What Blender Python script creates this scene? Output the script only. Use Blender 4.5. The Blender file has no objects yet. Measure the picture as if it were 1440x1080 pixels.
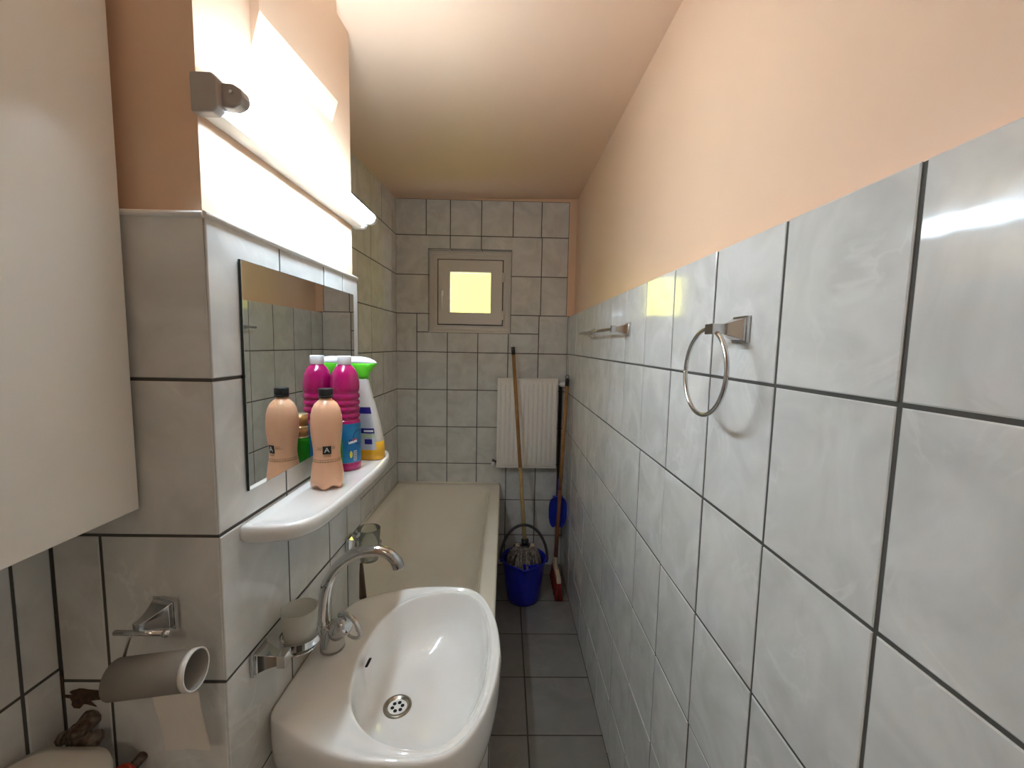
import bpy, bmesh, math, random
from mathutils import Vector, Matrix, noise
random.seed(7)
C = bpy.context.scene.collection
sc = bpy.context.scene
PI = math.pi

# ------------------------------------------------------------------ camera, world, exposure
RX, RY, RZ, FPX, CAMH = -0.0934, -0.0194, -0.0171, 587.8, 1.541
def rmat(rx, ry, rz):
    a = Matrix(((1, 0, 0), (0, math.cos(rx), -math.sin(rx)), (0, math.sin(rx), math.cos(rx))))
    b = Matrix(((math.cos(rz), -math.sin(rz), 0), (math.sin(rz), math.cos(rz), 0), (0, 0, 1)))
    c = Matrix(((math.cos(ry), 0, math.sin(ry)), (0, 1, 0), (-math.sin(ry), 0, math.cos(ry))))
    return b @ a @ c
R = rmat(RX, RY, RZ)
cam = bpy.data.cameras.new('camera')
cam.sensor_width = 36; cam.sensor_fit = 'HORIZONTAL'; cam.lens = FPX / 1440 * 36
cam.clip_start = 0.02; cam.clip_end = 60
camo = bpy.data.objects.new('camera', cam); C.objects.link(camo)
r0, r1, r2 = R.col[0], R.col[1], R.col[2]
camo.matrix_world = Matrix(((r0[0], r2[0], -r1[0], 0), (r0[1], r2[1], -r1[1], 0), (r0[2], r2[2], -r1[2], CAMH), (0, 0, 0, 1)))
sc.camera = camo

w = bpy.data.worlds.new('daylight'); sc.world = w; w.use_nodes = True
bg = w.node_tree.nodes['Background']
bg.inputs[0].default_value = (0.92, 0.95, 1.0, 1); bg.inputs[1].default_value = 0.95
sc.view_settings.view_transform = 'Standard'
sc.view_settings.look = 'None'
sc.view_settings.gamma = 1
sc.view_settings.use_curve_mapping = False
sc.view_settings.exposure = 2.72
sc.cycles.diffuse_bounces = 10; sc.cycles.max_bounces = 14; sc.cycles.transmission_bounces = 10
TUBE_STRENGTH = 13.0
FILL_WATTS = 0.95

# unseen fill light added behind the doorway (it reaches the room through the open door)
hl = bpy.data.lights.new('doorway_fill', 'AREA'); hl.shape = 'DISK'; hl.size = 0.35
hl.energy = FILL_WATTS; hl.color = (1.0, 0.86, 0.70)
hlo = bpy.data.objects.new('doorway_fill', hl); C.objects.link(hlo)
hlo.location = (-0.05, -1.05, 2.38)
hlo['label'] = 'unseen round fill light added in the hallway behind the doorway'; hlo['category'] = 'fill light'

# ------------------------------------------------------------------ helpers
class MB:
    """collects geometry in world coordinates"""
    def __init__(s): s.v = []; s.f = []; s.m = []; s.sm = []
    def add(s, vs, fs, mi=0, smooth=False):
        o = len(s.v); s.v += [tuple(p) for p in vs]
        for f in fs: s.f.append([i + o for i in f]); s.m.append(mi); s.sm.append(smooth)
        return s
    def quad(s, a, b, c, d, mi=0): return s.add([a, b, c, d], [(0, 1, 2, 3)], mi)
    def box(s, x0, x1, y0, y1, z0, z1, mi=0):
        vs = [(x, y, z) for z in (z0, z1) for y in (y0, y1) for x in (x0, x1)]
        return s.add(vs, [(0, 2, 3, 1), (4, 5, 7, 6), (0, 1, 5, 4), (1, 3, 7, 5), (3, 2, 6, 7), (2, 0, 4, 6)], mi)
    def loft(s, rings, mi=0, cap0=True, cap1=True, smooth=True):
        n = len(rings[0]); vs = [p for r in rings for p in r]; fs = []
        for k in range(len(rings) - 1):
            for i in range(n):
                j = (i + 1) % n
                fs.append((k * n + i, k * n + j, (k + 1) * n + j, (k + 1) * n + i))
        o = len(s.v)
        s.add(vs, fs, mi, smooth)
        if cap0: s.f.append([o + i for i in reversed(range(n))]); s.m.append(mi); s.sm.append(False)
        if cap1: s.f.append([o + (len(rings) - 1) * n + i for i in range(n)]); s.m.append(mi); s.sm.append(False)
        return s
    def lathe(s, prof, c, axis=(0, 0, 1), n=40, mi=0, cap0=True, cap1=True, closed=False):
        """prof: (r, h) along axis from point c"""
        ax = Vector(axis).normalized(); u = ax.orthogonal().normalized(); v_ = ax.cross(u); c = Vector(c)
        rings = [[c + ax * h + (u * math.cos(t) + v_ * math.sin(t)) * r for t in [2 * PI * i / n for i in range(n)]] for r, h in prof]
        if closed: rings.append(rings[0]); cap0 = cap1 = False
        return s.loft(rings, mi, cap0, cap1)
    def tube(s, pts, r, n=16, mi=0, caps=True):
        pts = [Vector(p) for p in pts]; rr = r if isinstance(r, (list, tuple)) else [r] * len(pts)
        rings = []; prev = None
        for i, p in enumerate(pts):
            a = pts[max(i - 1, 0)]; b = pts[min(i + 1, len(pts) - 1)]
            t = (b - a).normalized()
            if prev is None: u = t.orthogonal().normalized()
            else: u = (prev - t * prev.dot(t)).normalized()
            prev = u; v_ = t.cross(u)
            rings.append([p + (u * math.cos(q) + v_ * math.sin(q)) * rr[i] for q in [2 * PI * k / n for k in range(n)]])
        return s.loft(rings, mi, caps, caps)
    def build(s, name, mats, parent=None, bevel=0, seg=2, loc=None, sub=0, fix=True):
        if not isinstance(mats, (list, tuple)): mats = [mats]
        off = Vector(loc) if loc is not None else (parent.matrix_world.translation.copy() if parent else Vector((0, 0, 0)))
        if parent is not None: off = WL[parent.name]
        me = bpy.data.meshes.new(name)
        me.from_pydata([Vector(p) - off for p in s.v], [], s.f)
        for m in mats: me.materials.append(m)
        me.polygons.foreach_set('material_index', s.m); me.polygons.foreach_set('use_smooth', s.sm)
        if fix:
            bm = bmesh.new(); bm.from_mesh(me); bmesh.ops.remove_doubles(bm, verts=bm.verts, dist=1e-6)
            bmesh.ops.recalc_face_normals(bm, faces=bm.faces); bm.to_mesh(me); bm.free()
        me.update()
        o = bpy.data.objects.new(name, me); C.objects.link(o)
        if parent is not None: o.parent = parent
        else: o.location = off
        WL[o.name] = off
        if bevel:
            md = o.modifiers.new('bevel', 'BEVEL'); md.width = bevel; md.segments = seg; md.limit_method = 'ANGLE'; md.angle_limit = math.radians(35)
            for p in me.polygons: p.use_smooth = True
            md.harden_normals = True
        if sub:
            md = o.modifiers.new('smooth', 'SUBSURF'); md.levels = sub; md.render_levels = sub
        return o
WL = {}
def thing(name, loc, label, cat, group=None):
    o = bpy.data.objects.new(name, None); C.objects.link(o); o.location = loc
    o.empty_display_size = 0.05
    WL[o.name] = Vector(loc); o['label'] = label; o['category'] = cat
    if group: o['group'] = group
    return o
def tag(o, label, cat, group=None):
    o['label'] = label; o['category'] = cat
    if group: o['group'] = group
    return o
def struct(o): o['kind'] = 'structure'; return o
def lerp(a, b, t): return a + (b - a) * t
def spline(pts, n):
    """Catmull-Rom through pts (open)"""
    P = [Vector(p) for p in pts]; P = [P[0] * 2 - P[1]] + P + [P[-1] * 2 - P[-2]]; out = []
    for i in range(1, len(P) - 2):
        for k in range(n):
            t = k / n; a, b, c, d = P[i - 1], P[i], P[i + 1], P[i + 2]
            out.append(0.5 * ((2 * b) + (c - a) * t + (2 * a - 5 * b + 4 * c - d) * t * t + (3 * b - a - 3 * c + d) * t ** 3))
    out.append(P[-2]); return out
def smooth(a, b, x):
    t = min(max((x - a) / (b - a), 0), 1); return t * t * (3 - 2 * t)

# ------------------------------------------------------------------ materials
def mat(name, col, rough=0.5, metal=0.0, spec=0.5, coat=0.0, trans=0.0, ior=1.45, sss=0.0, bump=None, var=None, emit=None):
    m = bpy.data.materials.new(name); m.use_nodes = True; nt = m.node_tree; b = nt.nodes['Principled BSDF']
    b.inputs['Base Color'].default_value = (*col, 1); b.inputs['Roughness'].default_value = rough
    b.inputs['Metallic'].default_value = metal; b.inputs['Specular IOR Level'].default_value = spec
    b.inputs['Coat Weight'].default_value = coat; b.inputs['Coat Roughness'].default_value = 0.05
    b.inputs['Transmission Weight'].default_value = trans; b.inputs['IOR'].default_value = ior
    if sss: b.inputs['Subsurface Weight'].default_value = sss; b.inputs['Subsurface Scale'].default_value = 0.01
    tc = nt.nodes.new('ShaderNodeTexCoord')
    if bump:
        n = nt.nodes.new('ShaderNodeTexNoise'); n.inputs['Scale'].default_value = bump[0]; n.inputs['Detail'].default_value = 4
        nt.links.new(tc.outputs['Object'], n.inputs['Vector'])
        bu = nt.nodes.new('ShaderNodeBump'); bu.inputs['Strength'].default_value = bump[1]; bu.inputs['Distance'].default_value = bump[2]
        nt.links.new(n.outputs['Fac'], bu.inputs['Height']); nt.links.new(bu.outputs['Normal'], b.inputs['Normal'])
    if var:
        n = nt.nodes.new('ShaderNodeTexNoise'); n.inputs['Scale'].default_value = var[0]; n.inputs['Detail'].default_value = 5
        nt.links.new(tc.outputs['Object'], n.inputs['Vector'])
        mx = nt.nodes.new('ShaderNodeMix'); mx.data_type = 'RGBA'
        mx.inputs['A'].default_value = (*col, 1); mx.inputs['B'].default_value = (*var[1], 1)
        mr = nt.nodes.new('ShaderNodeMapRange'); mr.inputs['From Min'].default_value = 0.35; mr.inputs['From Max'].default_value = 0.65
        nt.links.new(n.outputs['Fac'], mr.inputs['Value']); nt.links.new(mr.outputs['Result'], mx.inputs['Factor'])
        nt.links.new(mx.outputs['Result'], b.inputs['Base Color'])
    if emit:
        b.inputs['Emission Color'].default_value = (*emit[0], 1); b.inputs['Emission Strength'].default_value = emit[1]
    return m

def tile_mat(name, ca, cb, cv, rough=0.08, scale=7.0):
    """glazed marbled tile; every tile (mesh island) gets its own piece of the pattern"""
    m = bpy.data.materials.new(name); m.use_nodes = True; nt = m.node_tree; L = nt.links.new
    b = nt.nodes['Principled BSDF']; b.inputs['Roughness'].default_value = rough; b.inputs['IOR'].default_value = 1.5
    geo = nt.nodes.new('ShaderNodeNewGeometry'); tc = nt.nodes.new('ShaderNodeTexCoord')
    mul = nt.nodes.new('ShaderNodeMath'); mul.operation = 'MULTIPLY'; mul.inputs[1].default_value = 53.0
    L(geo.outputs['Random Per Island'], mul.inputs[0])
    comb = nt.nodes.new('ShaderNodeCombineXYZ')
    for k in range(3): L(mul.outputs[0], comb.inputs[k])
    add = nt.nodes.new('ShaderNodeVectorMath'); add.operation = 'ADD'
    L(tc.outputs['Object'], add.inputs[0]); L(comb.outputs[0], add.inputs[1])
    n1 = nt.nodes.new('ShaderNodeTexNoise'); n1.inputs['Scale'].default_value = scale; n1.inputs['Detail'].default_value = 3; n1.inputs['Distortion'].default_value = 1.2
    L(add.outputs[0], n1.inputs['Vector'])
    r1_ = nt.nodes.new('ShaderNodeMapRange'); r1_.inputs['From Min'].default_value = 0.34; r1_.inputs['From Max'].default_value = 0.66
    L(n1.outputs['Fac'], r1_.inputs['Value'])
    mx = nt.nodes.new('ShaderNodeMix'); mx.data_type = 'RGBA'; mx.inputs['A'].default_value = (*ca, 1); mx.inputs['B'].default_value = (*cb, 1)
    L(r1_.outputs['Result'], mx.inputs['Factor'])
    # thin pale veins where a second noise crosses one half
    n2 = nt.nodes.new('ShaderNodeTexNoise'); n2.inputs['Scale'].default_value = scale * 0.8; n2.inputs['Detail'].default_value = 4; n2.inputs['Distortion'].default_value = 2.2
    L(add.outputs[0], n2.inputs['Vector'])
    s1 = nt.nodes.new('ShaderNodeMath'); s1.operation = 'SUBTRACT'; s1.inputs[1].default_value = 0.5; L(n2.outputs['Fac'], s1.inputs[0])
    s2 = nt.nodes.new('ShaderNodeMath'); s2.operation = 'ABSOLUTE'; L(s1.outputs[0], s2.inputs[0])
    r2_ = nt.nodes.new('ShaderNodeMapRange'); r2_.inputs['From Min'].default_value = 0.0; r2_.inputs['From Max'].default_value = 0.035
    r2_.inputs['To Min'].default_value = 0.30; r2_.inputs['To Max'].default_value = 0.0
    L(s2.outputs[0], r2_.inputs['Value'])
    n3 = nt.nodes.new('ShaderNodeTexNoise'); n3.inputs['Scale'].default_value = scale * 1.1
    L(add.outputs[0], n3.inputs['Vector'])
    r3 = nt.nodes.new('ShaderNodeMapRange'); r3.inputs['From Min'].default_value = 0.5; r3.inputs['From Max'].default_value = 0.62; L(n3.outputs['Fac'], r3.inputs['Value'])
    mm = nt.nodes.new('ShaderNodeMath'); mm.operation = 'MULTIPLY'; L(r2_.outputs['Result'], mm.inputs[0]); L(r3.outputs['Result'], mm.inputs[1])
    mx2 = nt.nodes.new('ShaderNodeMix'); mx2.data_type = 'RGBA'; L(mm.outputs[0], mx2.inputs['Factor']); L(mx.outputs['Result'], mx2.inputs['A']); mx2.inputs['B'].default_value = (*cv, 1)
    L(mx2.outputs['Result'], b.inputs['Base Color'])
    bu = nt.nodes.new('ShaderNodeBump'); bu.inputs['Strength'].default_value = 0.12; bu.inputs['Distance'].default_value = 0.004
    n4 = nt.nodes.new('ShaderNodeTexNoise'); n4.inputs['Scale'].default_value = 16; L(add.outputs[0], n4.inputs['Vector']); L(n4.outputs['Fac'], bu.inputs['Height'])
    L(bu.outputs['Normal'], b.inputs['Normal'])
    return m

M_paint = mat('peach_paint', (0.81, 0.59, 0.42), 0.42, bump=(60, 0.15, 0.002), var=(2.5, (0.79, 0.57, 0.405)))
M_ceil = mat('peach_ceiling_paint', (0.80, 0.58, 0.42), 0.55, bump=(45, 0.12, 0.002))
M_tile = tile_mat('marbled_tile', (0.60, 0.61, 0.595), (0.73, 0.74, 0.725), (0.88, 0.89, 0.87))
M_grout = mat('dark_grout', (0.085, 0.083, 0.075), 0.9, bump=(200, 0.3, 0.001))
M_ftile = tile_mat('floor_tile', (0.20, 0.195, 0.185), (0.25, 0.24, 0.23), (0.35, 0.33, 0.3), 0.3, 5.0)
M_fgrout = mat('floor_grout', (0.07, 0.06, 0.05), 0.9)
M_white = mat('white_plaster', (0.75, 0.72, 0.68), 0.7)
M_caulk = mat('white_caulk', (0.85, 0.84, 0.80), 0.5)
M_cer = mat('white_ceramic', (0.83, 0.82, 0.79), 0.07, coat=0.3)
M_enamel = mat('cream_enamel', (0.84, 0.80, 0.69), 0.16, coat=0.3)
M_chrome = mat('chrome', (0.62, 0.62, 0.62), 0.10, metal=1.0)
M_mirror = mat('mirror_silver', (0.86, 0.88, 0.87), 0.0, metal=1.0)
M_edge = mat('dark_mirror_edge', (0.02, 0.035, 0.03), 0.2)
M_cab = mat('white_laminate', (0.82, 0.80, 0.74), 0.28, bump=(300, 0.03, 0.001))
M_pvc = mat('white_pvc', (0.76, 0.73, 0.68), 0.3)
M_lampw = mat('lamp_white_enamel', (0.78, 0.78, 0.76), 0.35)
M_lampg = mat('grey_lampholder_plastic', (0.42, 0.40, 0.38), 0.45)
M_black = mat('black_plastic', (0.015, 0.015, 0.015), 0.35)
M_dark = mat('dark_hole', (0.006, 0.006, 0.006), 0.8)
M_peach = mat('peach_shampoo_plastic', (0.86, 0.50, 0.31), 0.28, sss=0.15)
M_pink = mat('magenta_plastic', (0.40, 0.004, 0.115), 0.16, coat=0.4)
M_blue = mat('blue_label', (0.008, 0.14, 0.38), 0.3, var=(25, (0.015, 0.22, 0.46)))
M_cap = mat('white_cap_plastic', (0.82, 0.83, 0.86), 0.35)
M_green = mat('green_trigger_plastic', (0.13, 0.72, 0.03), 0.3)
M_gbody = mat('green_soap_plastic', (0.02, 0.38, 0.01), 0.1, trans=0.35)
M_gold = mat('brown_gold_cap', (0.42, 0.20, 0.06), 0.35, metal=0.3)
M_rimg = mat('pale_gold_ring', (0.85, 0.70, 0.42), 0.25, metal=0.6)
M_clear = mat('milky_clear_plastic', (0.90, 0.88, 0.85), 0.3, trans=0.45, ior=1.2)
M_liq = mat('yellow_liquid', (0.80, 0.42, 0.02), 0.15, trans=0.1)
M_navy = mat('navy_print', (0.02, 0.015, 0.20), 0.35)
M_lgrey = mat('pale_grey_label', (0.50, 0.52, 0.56), 0.4)
M_lwhite = mat('white_sticker', (0.80, 0.82, 0.84), 0.4)
M_brownp = mat('brown_print', (0.30, 0.15, 0.07), 0.5)
M_red = mat('red_print', (0.55, 0.04, 0.03), 0.4)
M_yel = mat('yellow_print', (0.75, 0.62, 0.03), 0.4)
M_bblue = mat('blue_bucket_plastic', (0.012, 0.018, 0.42), 0.3)
M_dpan = mat('blue_dustpan_plastic', (0.012, 0.03, 0.42), 0.35)
M_handle = mat('dark_grey_plastic', (0.045, 0.042, 0.04), 0.4)
M_wood = mat('varnished_wood', (0.40, 0.22, 0.08), 0.4, var=(18, (0.32, 0.16, 0.055)))
M_wood2 = mat('pale_worn_wood', (0.50, 0.36, 0.15), 0.5, var=(14, (0.42, 0.27, 0.10)))
M_wood3 = mat('reddish_dark_wood', (0.24, 0.085, 0.035), 0.45, var=(14, (0.18, 0.06, 0.03)))
M_mop = mat('grey_mop_yarn', (0.30, 0.26, 0.22), 0.95, var=(60, (0.10, 0.08, 0.07)))
M_bristle = mat('red_bristles', (0.24, 0.02, 0.015), 0.7)
M_beige = mat('beige_plastic', (0.55, 0.45, 0.32), 0.5)
M_rad = mat('radiator_enamel', (0.88, 0.86, 0.82), 0.35)
M_pipe = mat('brown_pipe_paint', (0.07, 0.045, 0.03), 0.5)
M_frost = mat('frosted_glass', (0.80, 0.80, 0.74), 0.45, trans=0.55, ior=1.3)
M_glass2 = mat('cloudy_glass', (0.86, 0.88, 0.82), 0.12, trans=0.85, ior=1.3)
M_pane = mat('window_glass', (1, 1, 1), 0.0, trans=1.0, ior=1.01)
M_card = mat('grey_cardboard', (0.27, 0.255, 0.23), 0.9)
M_paper = mat('white_tissue_paper', (0.74, 0.71, 0.66), 0.95, bump=(120, 0.3, 0.002))
M_rust = mat('rusty_brass', (0.09, 0.045, 0.025), 0.8, metal=0.2, bump=(150, 0.8, 0.003), var=(90, (0.22, 0.18, 0.14)))
M_ruststain = mat('rust_stain', (0.10, 0.05, 0.028), 0.85, var=(110, (0.045, 0.028, 0.02)))
M_redplastic = mat('red_plastic', (0.50, 0.05, 0.02), 0.4)
M_tankw = mat('toilet_ceramic', (0.72, 0.68, 0.60), 0.12, coat=0.3)
M_yellow = mat('yellow_facade', (0.90, 0.84, 0.085), 0.9, var=(1.3, (0.66, 0.62, 0.09)))
M_brush = mat('brown_handle_plastic', (0.11, 0.07, 0.045), 0.4)
M_tube = mat('glowing_tube', (1, 1, 1), 0.3, emit=((0.79, 0.97, 1.12), TUBE_STRENGTH))

# ------------------------------------------------------------------ room geometry
XR, XRP, YB = 0.4145, 0.453, 2.812
YL = 0.0195
def PX(y): return -0.4702 + YL * y                # tiled pillar front
def LX(y): return -0.7265 + YL * (y - YB)         # left wall by the tub
PN, PF = 0.657, 1.271                             # pillar near and far face
G = 0.0055                                        # grout width
TH = 0.0018
def zc(x, y):                                     # the ceiling rises a little towards the window
    u = (x + 0.73) / 1.183
    l = 2.375 + 0.058 * (y - 1.2); r_ = 2.457 + 0.021 * (y - 1.2)
    return lerp(l, r_, u)

def tiles(mb, rects, f, mi, t=TH, g=G, jit=0.0007, bev=0.0016):
    """rects in (u0,u1,v0,v1) between grout centre lines; f(u,v,d) gives the world point at height d"""
    for (u0, u1, v0, v1) in rects:
        a0, a1, b0, b1 = u0 + g / 2, u1 - g / 2, v0 + g / 2, v1 - g / 2
        if a1 - a0 < 0.004 or b1 - b0 < 0.004: continue
        j = [random.uniform(-jit, jit) for _ in range(3)]
        def d(u, v): return t + j[0] + j[1] * ((u - a0) / (a1 - a0) - .5) + j[2] * ((v - b0) / (b1 - b0) - .5)
        o = [(a0, b0), (a1, b0), (a1, b1), (a0, b1)]
        i_ = [(a0 + bev, b0 + bev), (a1 - bev, b0 + bev), (a1 - bev, b1 - bev), (a0 + bev, b1 - bev)]
        vs = [f(u, v, -0.001) for u, v in o] + [f(u, v, d(u, v) - bev * .6) for u, v in o] + [f(u, v, d(u, v)) for u, v in i_]
        fs = [(8, 9, 10, 11)]
        for k in range(4):
            q = (k + 1) % 4; fs += [(k, q, 4 + q, 4 + k), (4 + k, 4 + q, 8 + q, 8 + k)]
        mb.add(vs, fs, mi)
def grid(us, vs): return [(us[i], us[i + 1], vs[j], vs[j + 1]) for i in range(len(us) - 1) for j in range(len(vs) - 1)]
ZL = [0.0, 0.221, 0.474, 0.727, 0.980, 1.2332, 1.4864, 1.7345]
ZF = [0.0, 0.219, 0.472, 0.725, 0.978, 1.231, 1.484, 1.737, 1.990, 2.243]
Y0 = -0.42                                        # door wall

# right wall
mb = MB()
mb.box(XR, XR + .12, Y0, YB, 0, 1.7308, 0); mb.box(XR - .0005, XR + .12, Y0, YB, 1.7306, 1.7316, 2)
ycol = [Y0] + [0.4277 + 0.203 * k for k in range(-4, 12) if 0.4277 + 0.203 * k > Y0 + .02] + [YB]
tiles(mb, grid(ycol, ZL), lambda u, v, d: (XR - d, u, v), 1)
mb.box(XRP, XRP + .08, Y0, YB + .04, 1.73, 2.6, 2)
struct(mb.build('wall_right', [M_grout, M_tile, M_paint], fix=False))

# back wall with the window opening
WX0, WX1, WZ0, WZ1 = -0.515, 0.030, 1.615, 2.157
mb = MB()
def bbox(x0, x1, z0, z1, mi=0):
    mb.box(x0, x1, YB, YB + .041, z0, z1, mi)
bbox(-0.80, WX0, 0, 2.60); bbox(WX1, 0.47, 0, 2.60); bbox(WX0, WX1, 0, WZ0); bbox(WX0, WX1, WZ1, 2.60)
mb.box(-0.8, 0.47, YB - .0025, YB, 2.470, 2.60, 2)
mb.box(XR - .012, 0.47, YB - .004, YB, 1.737, 2.60, 2)
fb = lambda u, v, d: (u, YB - d, v)
low = [-0.728, -0.592, -0.389, -0.186, 0.017, 0.220, XR]
R1 = grid(low, ZF[:7])
R1 += [(-0.728, -0.592, 1.484, 1.737), (-0.592, WX0, WZ0, 1.737)]
R1 += grid([-0.592, -0.389, -0.186, 0.017], [1.484, WZ0])
R1 += [(0.017, 0.220, 1.484, WZ0)]
R1 += [(WX1, 0.220, WZ0, 1.737), (0.220, XR, 1.484, 1.737)]
R1 += grid([-0.728, WX0], [1.737, 1.990, 2.243])
R1 += grid([WX1, 0.228, XR - .012], [1.737, 1.990]) + grid([WX1, 0.228, XR - .012], [1.990, 2.243])
R1 += grid([-0.53, -0.373, -0.17, 0.036], [WZ1, 2.243])
R1 += grid([-0.728, -0.53, -0.373, -0.17, 0.036, 0.222, XR - .012], [2.243, 2.470])
tiles(mb, R1, fb, 1)
# tiled soffit and reveals of the recess
tiles(mb, grid([WX0, -0.365, -0.165, WX1], [YB, YB + .041]), lambda u, v, d: (u, v, WZ1 - d), 1)
tiles(mb, grid([WZ0, 1.737, 1.990, WZ1], [YB, YB + .041]), lambda u, v, d: (WX0 + d, v, u), 1)
tiles(mb, grid([WZ0, 1.737, 1.990, WZ1], [YB, YB + .041]), lambda u, v, d: (WX1 - d, v, u), 1)
mb.box(WX0, WX1, YB + .001, YB + .041, WZ0 - .004, WZ0 + .003, 3)
mb.box(-.80, WX0 - .012, YB + .041, YB + .12, 0, 2.60, 0); mb.box(WX1 + .012, .47, YB + .041, YB + .12, 0, 2.60, 0); mb.box(WX0 - .012, WX1 + .012, YB + .041, YB + .12, 0, WZ0 - .012, 0); mb.box(WX0 - .012, WX1 + .012, YB + .041, YB + .12, WZ1 + .012, 2.60, 0)
struct(mb.build('wall_back', [M_grout, M_tile, M_paint, M_caulk], fix=False))

# left wall beside the tub
mb = MB()
a, b = PF - .05, YB + .02
mb.add([(LX(a), a, 0), (LX(b), b, 0), (LX(b), b, 2.6), (LX(a), a, 2.6), (LX(a) - .08, a, 0), (LX(b) - .08, b, 0), (LX(b) - .08, b, 2.6), (LX(a) - .08, a, 2.6)],
       [(0, 1, 2, 3), (7, 6, 5, 4), (0, 4, 5, 1), (3, 2, 6, 7), (0, 3, 7, 4), (1, 5, 6, 2)], 0)
yl = [PF, 1.32, 1.52, 1.72, 1.92, 2.12, 2.32, 2.52, 2.70, YB]
tiles(mb, grid(yl, ZF + [2.56]), lambda u, v, d: (LX(u) + d, u, v), 1)
struct(mb.build('wall_left', [M_grout, M_tile], fix=False))

# niche wall beside the toilet
mb = MB(); NX = -0.728
mb.box(NX - .08, NX, Y0, PN, 0, 1.7308, 0)
mb.box(NX - .09, NX - .008, Y0, PN, 1.7308, 2.6, 2)
yn = [Y0, -0.40, -0.198, 0.004, 0.207, 0.410, 0.602, PN]
tiles(mb, grid(yn, [0.0, 0.234, 0.487, 0.740, 0.993, 1.246, 1.499, 1.7308]), lambda u, v, d: (NX + d, u, v), 1)
struct(mb.build('wall_niche', [M_grout, M_tile, M_paint], fix=False))

# the boxed pillar between toilet and tub
ZP = [0.0, 0.212, 0.465, 0.718, 0.9709, 1.2238, 1.4769, 1.7290]
mb = MB()
def prism(x_off, yn_, yf_, z0, z1, mi):
    xb = -0.85
    lo = [(PX(yn_) + x_off, yn_), (PX(yf_) + x_off, yf_), (xb, yf_), (xb, yn_)]
    vs = [(x, y, z0) for x, y in lo] + [(x, y, z1) for x, y in lo]
    mb.add(vs, [(0, 1, 5, 4), (1, 2, 6, 5), (2, 3, 7, 6), (3, 0, 4, 7), (4, 5, 6, 7), (3, 2, 1, 0)], mi)
prism(0, PN, PF, 0, 1.7257, 0)
prism(-.008, PN + .008, PF - .012, 1.7257, 2.60, 2)
tiles(mb, grid([PN - .003, 0.8585, 1.0529, 1.1646, PF + .002], ZP), lambda u, v, d: (PX(u) + d, u, v), 1)
tiles(mb, [(-.726, PX(PN) + .0015, ZP[j], ZP[j + 1]) for j in (5, 6)], lambda u, v, d: (u, PN - d, v), 1)
tiles(mb, grid([-.726, -.647, PX(PN) + .0015], ZP[:6]), lambda u, v, d: (u, PN - d, v), 1)
tiles(mb, grid([-.726, -.6, PX(PF)], ZP), lambda u, v, d: (u, PF + d, v), 1)
# raised plaster patch high on the front, with a sloping lower lip
def pp(y, z, d): return (PX(y) - .008 + d, y, z)
y0, y1, z0, z1 = 0.805, 1.14, 2.122, 2.36
q = .016
mb.add([pp(y0, z0, q), pp(y1, z0 + .03, q), pp(y1, 2.42, q), pp(y0, 2.42, q),
        pp(y0, z0 - .060, 0), pp(y1, z0 - .020, 0), pp(y1, 2.42, 0), pp(y0, 2.42, 0)],
       [(0, 1, 2, 3), (4, 5, 1, 0), (4, 0, 3, 7), (1, 5, 6, 2)], 2)
struct(mb.build('wall_pillar', [M_grout, M_tile, M_paint], fix=False))
mb = MB()
mb.tube([(PX(PN) + .0, PN - .002, 1.7275), (PX(PF), PF, 1.7275)], 0.0058, 8)
mb.tube([(PX(PN), PN - .001, 1.7275), (-.722, PN - .001, 1.7275)], 0.0050, 8)
struct(mb.build('trim_1', M_caulk))

# floor
mb = MB()
mb.box(-0.85, 0.55, -1.9, YB + .05, -.06, 0, 0)
xf = [-0.761, -0.469, -0.177, 0.115, 0.4145]
yf = [Y0] + [2.1038 - .2922 * k for k in range(8, -3, -1)] + [YB]
tiles(mb, grid(xf, yf), lambda u, v, d: (u, v, d), 1, t=.001, g=.006, jit=.0004)
struct(mb.build('floor', [M_fgrout, M_ftile], fix=False))

# ceiling
mb = MB(); nx, ny = 8, 14
vs = [(lerp(-.86, .50, i / nx), lerp(Y0 - .02, YB + .05, j / ny)) for j in range(ny + 1) for i in range(nx + 1)]
vt = [(x, y, zc(x, y)) for x, y in vs] + [(x, y, zc(x, y) + .08) for x, y in vs]
nn = (nx + 1) * (ny + 1); fs = []
for j in range(ny):
    for i in range(nx):
        k = j * (nx + 1) + i
        fs += [(k, k + nx + 1, k + nx + 2, k + 1), (nn + k, nn + k + 1, nn + k + nx + 2, nn + k + nx + 1)]
mb.add(vt, fs, 0, True)
struct(mb.build('ceiling', M_ceil, fix=False))

# wall behind the camera with the open doorway, and the hallway beyond it
mb = MB()
mb.box(-.86, -.36, Y0 - .10, Y0, 0, 2.6, 0); mb.box(.36, .56, Y0 - .10, Y0, 0, 2.6, 0); mb.box(-.36, .36, Y0 - .10, Y0, 2.03, 2.6, 0)
struct(mb.build('wall_front', M_paint))
mb = MB()
for x0, x1 in ((-.40, -.35), (.35, .40)): mb.box(x0, x1, Y0 - .115, Y0 + .012, 0, 2.07)
mb.box(-.40, .40, Y0 - .115, Y0 + .012, 2.02, 2.07)
struct(mb.build('door_1', M_pvc, bevel=.003))
mb = MB()
mb.box(-1.3, 1.0, -1.92, -1.84, 0, 2.5); mb.box(-1.3, -1.22, -1.84, Y0 - .1, 0, 2.5); mb.box(.92, 1.0, -1.84, Y0 - .1, 0, 2.5)
mb.box(-1.22, -.86, Y0 - .12, Y0 - .1, 0, 2.5); mb.box(.56, .92, Y0 - .12, Y0 - .1, 0, 2.5)
mb.box(-1.3, 1.0, -1.92, Y0 - .1, 2.5, 2.56)
struct(mb.build('wall_hallway', M_white))
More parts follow.
